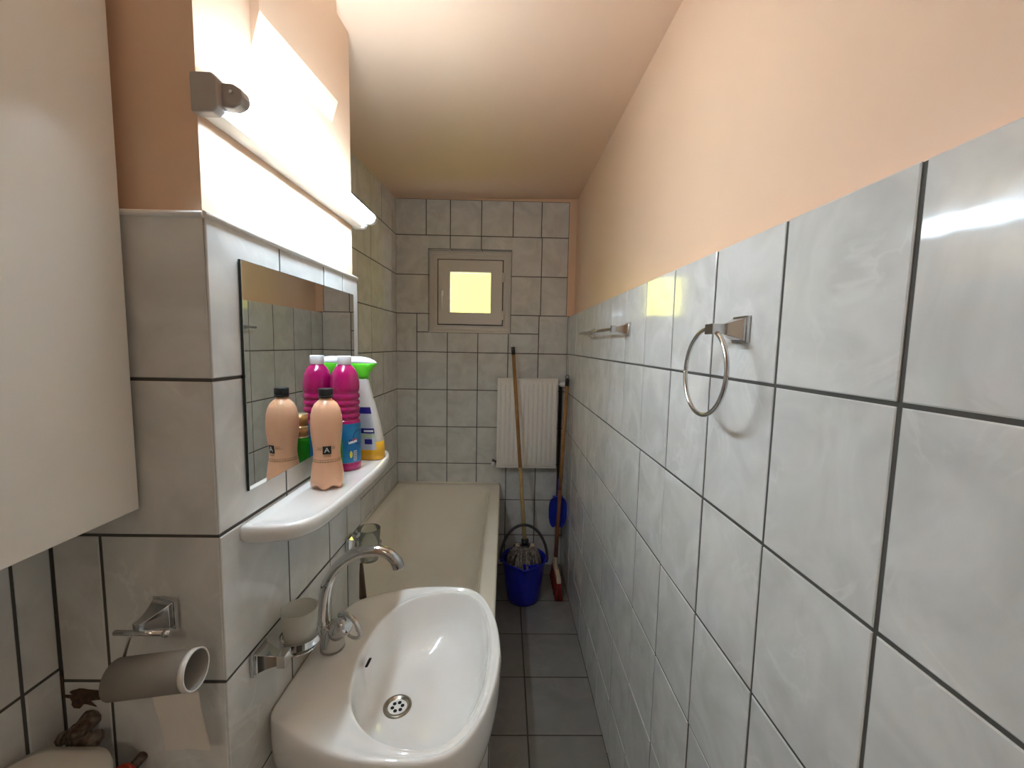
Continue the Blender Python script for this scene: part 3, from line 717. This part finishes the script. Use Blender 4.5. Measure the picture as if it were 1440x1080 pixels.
# ------------------------------------------------------------------ radiator
RX0, RX1, RZ0, RZ1, RY_ = -.048, .350, .722, 1.322, 2.728
rad = thing('radiator', ((RX0 + RX1) / 2, 2.76, RZ0), 'white ribbed panel radiator hanging on the back wall beside the bathtub', 'radiator')
m = MB(); nx = 120; prof = []
for i in range(nx + 1):
    x = lerp(RX0 + .004, RX1 - .004, i / nx); t = (x - RX0) / (RX1 - RX0) * 13
    fl = t - math.floor(t); prof.append((x, smooth(.15, .35, fl) * (1 - smooth(.65, .85, fl))))
def rrow(z, k, y=RY_): return [(x, y - .0075 * h * k, z) for x, h in prof]
rows = [rrow(RZ0 + .008, 0, RY_ + .006), rrow(RZ0, 0, RY_ + .004)][:1] + [rrow(RZ0 + .012, 0), rrow(RZ0 + .035, 0), rrow(RZ0 + .048, 1), rrow(RZ1 - .048, 1), rrow(RZ1 - .035, 0), rrow(RZ1 - .010, 0), rrow(RZ1 - .006, 0, RY_ + .006)]
vs = [p for r_ in rows for p in r_]; fs = [(k * (nx + 1) + i, k * (nx + 1) + i + 1, (k + 1) * (nx + 1) + i + 1, (k + 1) * (nx + 1) + i) for k in range(len(rows) - 1) for i in range(nx)]
m.add(vs, fs, 0, True); m.build('front_panel', M_rad, rad)
m = MB(); m.box(RX0, RX1, RY_ + .002, RY_ + .048, RZ1 - .006, RZ1); m.box(RX0, RX0 + .004, RY_ - .002, RY_ + .048, RZ0, RZ1); m.box(RX1 - .004, RX1, RY_ - .002, RY_ + .048, RZ0, RZ1)
m.box(RX0, RX1, RY_ + .002, RY_ + .010, RZ0, RZ0 + .008)
m.build('casing', M_rad, rad, bevel=.0015)
m = MB(); m.box(RX0 + .006, RX1 - .006, RY_ + .030, RY_ + .040, RZ0 + .004, RZ1 - .008)
for x in (RX0 + .07, RX1 - .07): m.box(x - .015, x + .015, RY_ + .040, YB - .002, RZ0 + .06, RZ1 - .06)
m.build('rear_panel', M_rad, rad)
m = MB(); m.lathe([(.006, 0), (.014, .004), (.016, .012), (.015, .034), (.010, .040)], (RX1 + .012, RY_ + .022, RZ1 - .036), (1, -.25, 0), 20); m.tube([(RX1 - .004, RY_ + .025, RZ1 - .036), (RX1 + .014, RY_ + .025, RZ1 - .036)], .008, 12); m.build('valve_knob', M_cap, rad)
m = MB(); m.tube([(RX0, RY_ + .025, RZ0 + .035), (RX0 - .018, RY_ + .025, RZ0 + .035), (RX0 - .022, RY_ + .06, RZ0 + .035)], .009, 12); m.build('return_valve', M_pipe, rad)
m = MB(); m.lathe([(.009, 0), (.011, .004), (.011, .020), (.008, .024)], (RX0 - .020, RY_ + .022, RZ0 + .030), (-.2, -1, -.5), 16); m.build('valve_cap', M_cap, rad)
m = MB(); m.tube([(.376, 2.79, .002), (.376, 2.79, RZ1 - .036), (.370, 2.765, RZ1 - .036)], .0105, 14)
hp = m.build('heating_pipe', M_pipe, loc=(.376, 2.79, 0)); tag(hp, 'dark vertical heating pipe in the corner beside the radiator', 'pipe')

# ------------------------------------------------------------------ bucket, mop, broom, dustpan
bc = (.134, 2.425)
bk = thing('bucket', (*bc, .001), 'blue plastic bucket with a pouring lip, standing at the end of the floor', 'bucket')
m = MB(); n = 64
def bring(r_, z, lip=0):
    o = []
    for i in range(n):
        t = 2 * PI * i / n; d = abs((t - 1.5 * PI + PI) % (2 * PI) - PI); g = math.exp(-(d / .22) ** 2)
        o.append((bc[0] + (r_ + lip * g * .016) * math.cos(t), bc[1] + (r_ + lip * g * .016) * math.sin(t), z - lip * g * .006))
    return o
m.loft([bring(.088, .002), bring(.094, .004), bring(.099, .03), bring(.118, .17), bring(.128, .245, .6), bring(.130, .252, .8), bring(.137, .254, 1), bring(.1385, .262, 1), bring(.136, .266, 1), bring(.130, .264, 1), bring(.126, .245, .6), bring(.116, .17), bring(.097, .03), bring(.092, .012), bring(.03, .010)])
m.build('bucket_body', M_bblue, bk)
m = MB()
wr = [[(bc[0] + .03 + .052 * math.cos(t) * q, bc[1] - .062 + .040 * math.sin(t) * q, z) for t in [2 * PI * k / 24 for k in range(24)]] for q, z in ((.55, .18), (.9, .235), (1.05, .262), (1.0, .266), (.86, .250), (.5, .20))]
m.loft(wr); m.build('wringer_basket', M_bblue, bk)
m = MB(); pts = []
for k in range(25):
    t = PI * k / 24; pts.append((bc[0] + .142 * math.cos(t), bc[1] + .03 * math.sin(t), .245 + .205 * math.sin(t)))
m.tube(pts, .0085, 12); m.build('carry_handle', M_handle, bk)
for s_ in (-1, 1):
    m = MB(); m.lathe([(.013, 0), (.013, .012)], (bc[0] + s_ * .132, bc[1], .243), (s_, 0, 0), 16); m.build('handle_lug', M_bblue, bk)

mt_, mbm = Vector((.049, 2.700, 1.512)), Vector((.139, 2.44, .335))
mp = thing('mop', (mbm.x, mbm.y, .02), 'wooden-handled mop standing in the blue bucket and leaning on the radiator', 'mop')
def on(a, b, t): return a + (b - a) * t
m = MB(); m.tube([on(mt_, mbm, t) for t in (.012, .3, .62)], .0115, 14); pole = m.build('pole', M_wood, mp); 
m = MB(); m.tube([on(mt_, mbm, t) for t in (.62, .8, 1.0)], .0118, 14); lo_ = m.build('lower_pole', M_wood2, mp); lo_['label'] = 'paler bare wood lower pole'
m = MB(); m.tube([on(mt_, mbm, t) for t in (-.012, .03)], .0128, 14); cp = m.build('end_cap', M_black, mp)
def ringmb(m, c, r_, rt, ax1, ax2, n=20):
    pts = [Vector(c) + Vector(ax1) * r_ * math.cos(2 * PI * k / n) + Vector(ax2) * r_ * math.sin(2 * PI * k / n) for k in range(n + 1)]
    m.tube(pts, rt, 8)
m = MB(); ringmb(m, mt_ + Vector((0, 0, .028)), .012, .0022, (1, 0, 0), (0, 0, 1)); m.build('hanging_ring', M_cap, cp)
m = MB(); m.tube([mbm + Vector((0, 0, .03)), mbm + Vector((0, 0, .0))], .022, 16); m.tube([mbm, mbm + Vector((.002, -.004, -.03))], [.034, .030], 18); m.build('mop_socket', M_black, mp)
m = MB(); m.box(mbm.x - .055, mbm.x + .055, mbm.y - .018, mbm.y + .018, mbm.z - .012, mbm.z - .003); m.build('socket_plate', M_beige, mp)
m = MB(); random.seed(3)
for k in range(150):
    a_ = random.uniform(0, 2 * PI); r1_ = random.uniform(.03, .118); zt_ = mbm.z - .01
    sx, sy = mbm.x + .025 * math.cos(a_), mbm.y + .020 * math.sin(a_)
    cx_ = lerp(sx, bc[0], .3)
    e1 = (bc[0] + r1_ * .75 * math.cos(a_), bc[1] + r1_ * .75 * math.sin(a_), zt_ - random.uniform(.01, .05) + .02 * (1 - r1_ / .11))
    r2_ = min(r1_, .092) * .95
    e2 = (bc[0] + min(r1_, .104) * math.cos(a_ + random.uniform(-.2, .2)), bc[1] + min(r1_, .104) * math.sin(a_ + random.uniform(-.2, .2)), random.uniform(.20, .25))
    e3 = (bc[0] + r2_ * .9 * math.cos(a_ + random.uniform(-.3, .3)), bc[1] + r2_ * .9 * math.sin(a_ + random.uniform(-.3, .3)), random.uniform(.10, .16))
    m.tube(spline([(sx, sy, zt_), e1, e2, e3], 3), random.uniform(.0045, .008), 6)
m.build('mop_head', M_mop, mp)

bt_, bb_ = Vector((.398, 2.655, 1.318)), Vector((.342, 2.545, .165))
br = thing('broom', (.338, 2.53, .002), 'wooden broom with red bristles standing in the corner right of the bucket', 'broom')
m = MB(); m.tube([on(bt_, bb_, t) for t in (.01, .35, .60)], .0120, 14); m.build('pole', M_wood, br)
m = MB(); m.tube([on(bt_, bb_, t) for t in (.60, .8, 1.0)], .0122, 14); lo_ = m.build('lower_pole', M_wood3, br); lo_['label'] = 'dark reddish lower pole'
m = MB(); m.tube([on(bt_, bb_, t) for t in (-.012, .028)], .0132, 14); cp = m.build('end_cap', M_black, br)
m = MB(); ringmb(m, bt_ + Vector((0, 0, .026)), .011, .002, (1, 0, 0), (0, 0, 1)); m.build('hanging_ring', M_handle, cp)
m = MB()
m.tube([bb_ + Vector((0, 0, .035)), bb_ + Vector((0, -.005, .0)), (.346, 2.515, .125)], [.0135, .014, .0145], 16)
m.loft([[(x, y, z) for x, y in ((.335, ya), (.362, ya), (.362, yb), (.335, yb))] for z, ya, yb in ((.105, 2.40, 2.66), (.128, 2.405, 2.655), (.138, 2.44, 2.60))], smooth=False)
m.build('broom_block', M_beige, br, bevel=.004)
m = MB(); random.seed(5)
for i in range(4):
    for j in range(26):
        x = .3385 + i * .0067; y = 2.405 + j * .0098; dx = (i - 1.5) * .006 + random.uniform(-.002, .002); dy = (j - 12.5) * .0012
        m.tube([(x, y, .108), (x + dx * .4, y + dy * .4, .06), (x + dx, y + dy, .004)], [.0038, .005, .006], 6)
m.build('bristles', M_bristle, br)

dp = thing('dustpan', (.352, 2.60, .42), 'blue plastic dustpan hung upright behind the broom pole in the corner', 'dustpan')
m = MB(); rows = []
w0 = [(0, .030), (.012, .046), (.035, .055), (.08, .058), (.13, .057), (.17, .050), (.19, .040), (.20, .026)]
zt_ = .572
def dpt(u, z, dz_): return (.354 + u, 2.612 + dz_, z)
gv = []
for h, hw in w0:
    z = zt_ - h
    rowf = [dpt(hw * q, z, .018 * abs(q) ** 4 * -1 + .0) for q in (-1, -.9, -.6, -.2, .2, .6, .9, 1)]
    gv.append(rowf)
for dy in (0, .003):
    vs = [(x, y + dy, z) for r_ in gv for x, y, z in r_]; nc = 8
    m.add(vs, [(k * nc + i, k * nc + i + 1, (k + 1) * nc + i + 1, (k + 1) * nc + i) for k in range(len(gv) - 1) for i in range(nc - 1)], 0, True)
m.loft([[dpt(u, z, d) for u, z in ((-.034, zt_ - .002), (.034, zt_ - .002), (.030, zt_ + .006), (-.030, zt_ + .006))] for d in (-.022, .004)], smooth=False)
m.build('pan', M_dpan, dp)
m = MB(); m.tube([(.356, 2.610, zt_), (.358, 2.614, zt_ + .04), (.364, 2.622, zt_ + .115)], [.011, .008, .0085], 12); m.build('dustpan_handle', M_dpan, dp)

# ------------------------------------------------------------------ chrome fittings
def flare(m, base, ax, size, ln, tip, k=8, up=(0, 0, 1)):
    """square base plate flowing into a slim square arm"""
    ax = Vector(ax).normalized(); up = Vector(up); side = ax.cross(up).normalized(); b = Vector(base); rings = []
    secs = [(0, size), (.006, size), (.0062, size * .86)]
    for i in range(k + 1):
        t = i / k; secs.append((.007 + (ln - .007) * t, size * .86 * (1 - t) ** 1.7 + tip * (1 - (1 - t) ** 1.7)))
    for h, s_ in secs: rings.append([b + ax * h + side * u * s_ / 2 + up * v_ * s_ / 2 for u, v_ in ((-1, -1), (1, -1), (1, 1), (-1, 1))])
    m.loft(rings, smooth=False)
xw = XR - TH - .0005
# towel ring
tr = thing('towel_ring', (xw, .727, 1.575), 'chrome towel ring hanging from a square mount on the right tiled wall', 'towel ring')
m = MB(); flare(m, (xw, .727, 1.575), (-1, 0, 0), .046, .050, .016); m.box(.354, .370, .716, .745, 1.566, 1.584); m.build('wall_mount', M_chrome, tr, bevel=.0012)
m = MB(); cc = Vector((.361, .752, 1.4985)); u_ = Vector((.0, 1, 0)); v_ = Vector((.03, 0, 1)).normalized()
ringmb(m, cc, .0775, .0042, u_, v_, 72); m.build('ring', M_chrome, tr)
# towel bar
tb = thing('towel_bar', (xw, 1.68, 1.60), 'slim chrome towel bar on the right tiled wall beyond the towel ring', 'towel bar')
for y in (1.405, 1.955):
    m = MB(); flare(m, (xw, y, 1.600), (-1, 0, 0), .046, .052, .015); m.build('wall_mount', M_chrome, tb, bevel=.0012)
m = MB(); m.box(.352, .366, 1.394, 1.416, 1.590, 1.612)
m.tube([(.359, 1.40, 1.601), (.359, 2.02, 1.601)], .006, 12); m.build('bar', M_chrome, tb)

# tumbler holder near the basin
def wallx(y): return PX(y) + TH + .0005
th = thing('tumbler_holder', (wallx(.735), .735, .95), 'chrome wall holder carrying the frosted tumbler, left of the tap', 'tumbler holder', 'tumbler holders on the pillar')
m = MB(); flare(m, (wallx(.737), .737, .950), (1, 0, 0), .045, .050, .018); m.box(-.413, -.398, .727, .752, .936, .960); m.build('wall_mount', M_chrome, th, bevel=.0012)
cu = Vector((-.404, .800, 0)); rc = .0335
m = MB(); pts = [(cu.x + (rc + .0045) * math.cos(a_), cu.y + (rc + .0045) * math.sin(a_), .957) for a_ in [-2.0 + k * 4.0 / 30 - PI / 2 + .0 for k in range(31)]]
def strip(m, pts, h, t, mi=0):
    rings = []
    for i, p in enumerate(pts):
        a = Vector(pts[max(i - 1, 0)]); b = Vector(pts[min(i + 1, len(pts) - 1)]); tn = (b - a).normalized(); nr = Vector((tn.y, -tn.x, 0)); p = Vector(p)
        rings.append([p + nr * sx * t / 2 + Vector((0, 0, sz * h / 2)) for sx, sz in ((-1, -1), (1, -1), (1, 1), (-1, 1))])
    m.loft(rings, smooth=False)
full = [(cu.x + (rc + .003) * math.cos(a_), cu.y + (rc + .003) * math.sin(a_), .946) for a_ in [2 * PI * k / 48 for k in range(49)]]
strip(m, full, .014, .003); m.build('cup_ring', M_chrome, th)
def cup(name, cx, cy, z0, h, r0_, r1_, mtl, label, inner=.0025, group='tumblers in the chrome holders'):
    m = MB(); m.lathe([(r0_ * .6, .000), (r0_, .003), (lerp(r0_, r1_, .5), h * .5), (r1_, h), (r1_ - inner * .5, h + .0012), (r1_ - inner, h), (lerp(r0_, r1_, .5) - inner, h * .5), (r0_ - inner, .008), (r0_ * .3, .006)], (cx, cy, z0), n=44)
    o = m.build(name, mtl, loc=(cx, cy, z0)); tag(o, label, 'tumbler', group); return o
cup('tumbler', cu.x, cu.y, .929, .078, .0285, .0345, M_frost, 'frosted white glass tumbler in the holder left of the tap')
m = MB(); m.lathe([(.030, 0), (.030, .0035)], (cu.x, cu.y, .9245), n=32); m.tube([(-.405, .748, .942), (-.405, .762, .936), (cu.x, .775, .927)], .004, 10); m.build('cup_rest', M_chrome, th)

# second holder beyond the tap
t2 = thing('tumbler_holder', (wallx(1.165), 1.165, .965), 'small chrome holder at the far edge of the pillar, behind the spout', 'tumbler holder', 'tumbler holders on the pillar')
m = MB(); flare(m, (wallx(1.163), 1.163, .965), (1, 0, 0), .040, .035, .016); m.lathe([(.004, 0), (.011, .003), (.012, .010), (.008, .017)], (wallx(1.163) + .03, 1.155, .985), (0, -.5, 1), 18); m.build('wall_mount', M_chrome, t2, bevel=.0012)
c2 = Vector((-.392, 1.190, 0))
m = MB(); strip(m, [(c2.x + .0345 * math.cos(a_), c2.y + .0345 * math.sin(a_), .946) for a_ in [2 * PI * k / 44 for k in range(45)]], .010, .003); m.build('cup_ring', M_chrome, t2)
cup('tumbler', c2.x, c2.y, .898, .098, .0255, .0325, M_glass2, 'cloudy clear glass tumbler in the far holder behind the spout')
m = MB(); m.tube([(-.405, 1.160, .905), (-.4045, 1.160, .87), (-.402, 1.160, .80)], [.0045, .007, .0105], 12); 
o = m.build('brush_handle', M_brush, loc=(-.404, 1.16, .80)); tag(o, 'dark brown tapered brush handle hanging under the far tumbler behind the basin', 'brush')

# ------------------------------------------------------------------ toilet paper holder and roll on the pillar's near face
yw = PN - TH - .0005
ph = thing('paper_holder', (-.545, yw, 1.098), 'chrome toilet paper holder on the shaded face of the pillar', 'toilet paper holder')
m = MB(); flare(m, (-.545, yw, 1.098), (-.30, -1, -.02), .048, .046, .014, up=(0, 0, 1)); m.build('wall_mount', M_chrome, ph, bevel=.0012)
m = MB(); m.tube([(-.590, .610, 1.091), (-.515, .610, 1.091)], .004, 10); m.lathe([(.0055, 0), (.0065, .004), (.004, .009)], (-.515, .610, 1.091), (1, 0, 0), 16)
m.tube(spline([(-.566, .610, 1.088), (-.574, .608, 1.06), (-.577, .604, 1.035), (-.566, .598, 1.012)], 6), .0022, 8)
m.tube(spline([(-.566, .598, 1.012), (-.53, .597, 1.015), (-.50, .597, 1.018)], 4), .0022, 8); m.build('wire_arm', M_chrome, ph)
rc_ = Vector((-.575, .592, 1.030)); ax = Vector((.115, .006, .012))
rl = thing('toilet_roll', tuple(rc_), 'nearly empty toilet roll on its grey cardboard tube with one sheet hanging', 'toilet roll')
axn = ax.normalized(); ln = ax.length
m = MB(); m.lathe([(.0285, 0), (.0285, ln), (.0268, ln), (.0268, 0)], tuple(rc_), tuple(axn), 44, closed=True); m.build('cardboard_tube', M_card, rl)
m = MB(); m.lathe([(.0292, ln * .93), (.0294, ln + .0005), (.0268, ln + .0005), (.0285, ln * .93)], tuple(rc_), tuple(axn), 44, closed=True); tr_ = m.build('tube_rim', M_paper, rl); tr_['label'] = 'pale torn paper rim'
m = MB(); vs = []; rows = 14
for j in range(rows):
    t = j / (rows - 1)
    if t < .3: a_ = -PI * .1 - t / .3 * PI * .4; yy = rc_.y - .0300 * math.cos(a_ + PI * .0); zz = 1.038 + .030 * math.sin(a_)
    else: yy = rc_.y - .0300 * math.cos(-PI * .5) - .004 * math.sin((t - .3) * 6) - .020; zz = 1.008 - (t - .3) / .7 * .100
    vs.append([(lerp(-.534, -.458, i / 6) + .006 * t, yy + .0015 * math.sin(i * 1.3 + t * 4), zz) for i in range(7)])
vs = []
for j in range(rows):
    t = j / (rows - 1); zz = lerp(1.006, .898, t)
    dy = .006 + .010 * smooth(.1, 1, t)
    vs.append([(lerp(-.530, -.460, i / 6) + .008 * t, rc_.y + dy + .0015 * math.sin(i * 1.3 + t * 4), zz) for i in range(7)])
for e in (0, .0008):
    m.add([(x, y + e, z) for r_ in vs for x, y, z in r_], [(k * 7 + i, k * 7 + i + 1, (k + 1) * 7 + i + 1, (k + 1) * 7 + i) for k in range(rows - 1) for i in range(6)], 0, True)
m.build('hanging_sheet', M_paper, rl)

# ------------------------------------------------------------------ cabinet
cb = thing('wall_cabinet', (-.65, .35, 1.272), 'plain white wall cabinet hanging above the toilet at the left edge', 'cabinet')
cx1 = -.5735
m = MB(); m.box(NX + .004, cx1 - .018, .05, .6475, 1.274, 2.16); m.build('cabinet_body', M_cab, cb, bevel=.001)
m = MB(); m.box(cx1 - .017, cx1, .052, .6475, 1.272, 2.162); m.build('door', M_cab, cb, bevel=.0015)

# ------------------------------------------------------------------ toilet
tl = thing('toilet', (-.45, .33, 0), 'white ceramic toilet whose cistern lid shows under the cabinet', 'toilet')
def trr(x0, x1, y0, y1, r_, z): return rr(x0, x1, y0, y1, r_, z, 8)
m = MB(); m.loft([trr(-.715, -.59, .10, .575, .03, .46), trr(-.718, -.583, .085, .585, .035, .60), trr(-.720, -.578, .08, .588, .04, .885)]); m.build('cistern', M_tankw, tl)
m = MB(); m.loft([trr(-.722, -.572, .072, .598, .045, .885), trr(-.724, -.568, .068, .602, .05, .897), trr(-.722, -.572, .072, .598, .045, .913), trr(-.708, -.590, .09, .580, .035, .920), trr(-.69, -.62, .13, .54, .02, .921)]); m.build('cistern_lid', M_tankw, tl)
m = MB(); m.loft([ell(-.44, .33, .16, .11, 0, 40), ell(-.44, .33, .15, .10, .10, 40), ell(-.40, .33, .20, .15, .28, 40), ell(-.38, .33, .24, .18, .385, 40), ell(-.38, .33, .235, .178, .40, 40), ell(-.37, .33, .19, .14, .395, 40), ell(-.38, .33, .14, .10, .28, 40), ell(-.42, .33, .05, .05, .22, 40)]); m.box(-.715, -.55, .20, .46, .30, .47); m.build('bowl', M_tankw, tl)
m = MB(); m.loft([ell(-.38, .33, .238, .182, .402, 40), ell(-.38, .33, .240, .184, .412, 40), ell(-.38, .33, .236, .180, .430, 40), ell(-.38, .33, .15, .11, .434, 40)]); m.build('seat_lid', M_cap, tl)

# rusty supply valve in the corner
vl = thing('supply_valve', (-.675, .63, .90), 'corroded brass supply valve in the corner above the cistern', 'valve')
vz = -.040
m = MB(); m.tube([(-.680, .654, .948 + vz), (-.678, .632, .946 + vz)], [.015, .012], 10); m.tube([(-.678, .634, .955 + vz), (-.677, .630, .935 + vz), (-.676, .628, .905 + vz)], [.012, .0135, .010], 8); m.tube([(-.698, .630, .934 + vz), (-.655, .630, .934 + vz)], [.008, .010], 8)
m.lathe([(.0145, -.005), (.0145, .005)], (-.678, .630, .948 + vz), (0, .1, 1), 6); m.build('valve_body', M_rust, vl)
m = MB(); m.lathe([(.005, 0), (.012, .002), (.013, .009), (.008, .012)], (-.656, .628, .936 + vz), (1, -.2, .1), 9); m.build('valve_knob', M_rust, vl)
m = MB(); m.lathe([(.010, 0), (.010, .008)], (-.700, .630, .934 + vz), (-1, 0, 0), 6); m.build('valve_nut', M_rust, vl)
m = MB(); m.tube(spline([(-.676, .628, .905 + vz), (-.670, .625, .885 + vz), (-.650, .622, .868 + vz), (-.635, .630, .80), (-.632, .64, .70)], 5), .0065, 10); m.build('supply_pipe', mat('grey_hose', (0.22, 0.20, 0.18), 0.4, metal=.5), vl)
m = MB(); random.seed(11); pts = []
for k in range(26):
    t = 2 * PI * k / 26; r_ = .021 * (1 + .9 * noise.noise(Vector((math.cos(t) * 2.3, math.sin(t) * 2.3, .3)))); pts.append((-.694 + 1.45 * r_ * math.cos(t), yw + .0004 - .0006, .944 + .75 * r_ * math.sin(t)))
m.loft([pts, [(x, y - .0008, z) for x, y, z in pts]], smooth=False)
m.box(-.7262, -.7225, yw - .0008, yw, .950, .992)
o = m.build('rust_stain', M_ruststain, loc=(-.683, yw, .95)); tag(o, 'brown rust stain on the corner tiles behind the corroded valve', 'stain')
rv = thing('stop_tap', (-.60, .65, .84), 'small red tap handle low on the shaded pillar face at the bottom edge', 'valve')
m = MB(); m.tube([(-.600, .654, .838), (-.600, .624, .838)], .008, 12); m.build('valve_stem', M_rust, rv)
m = MB(); m.lathe([(.006, 0), (.018, .003), (.020, .010), (.013, .015)], (-.600, .626, .838), (0, -1, .15), 12); m.build('red_knob', M_redplastic, rv)
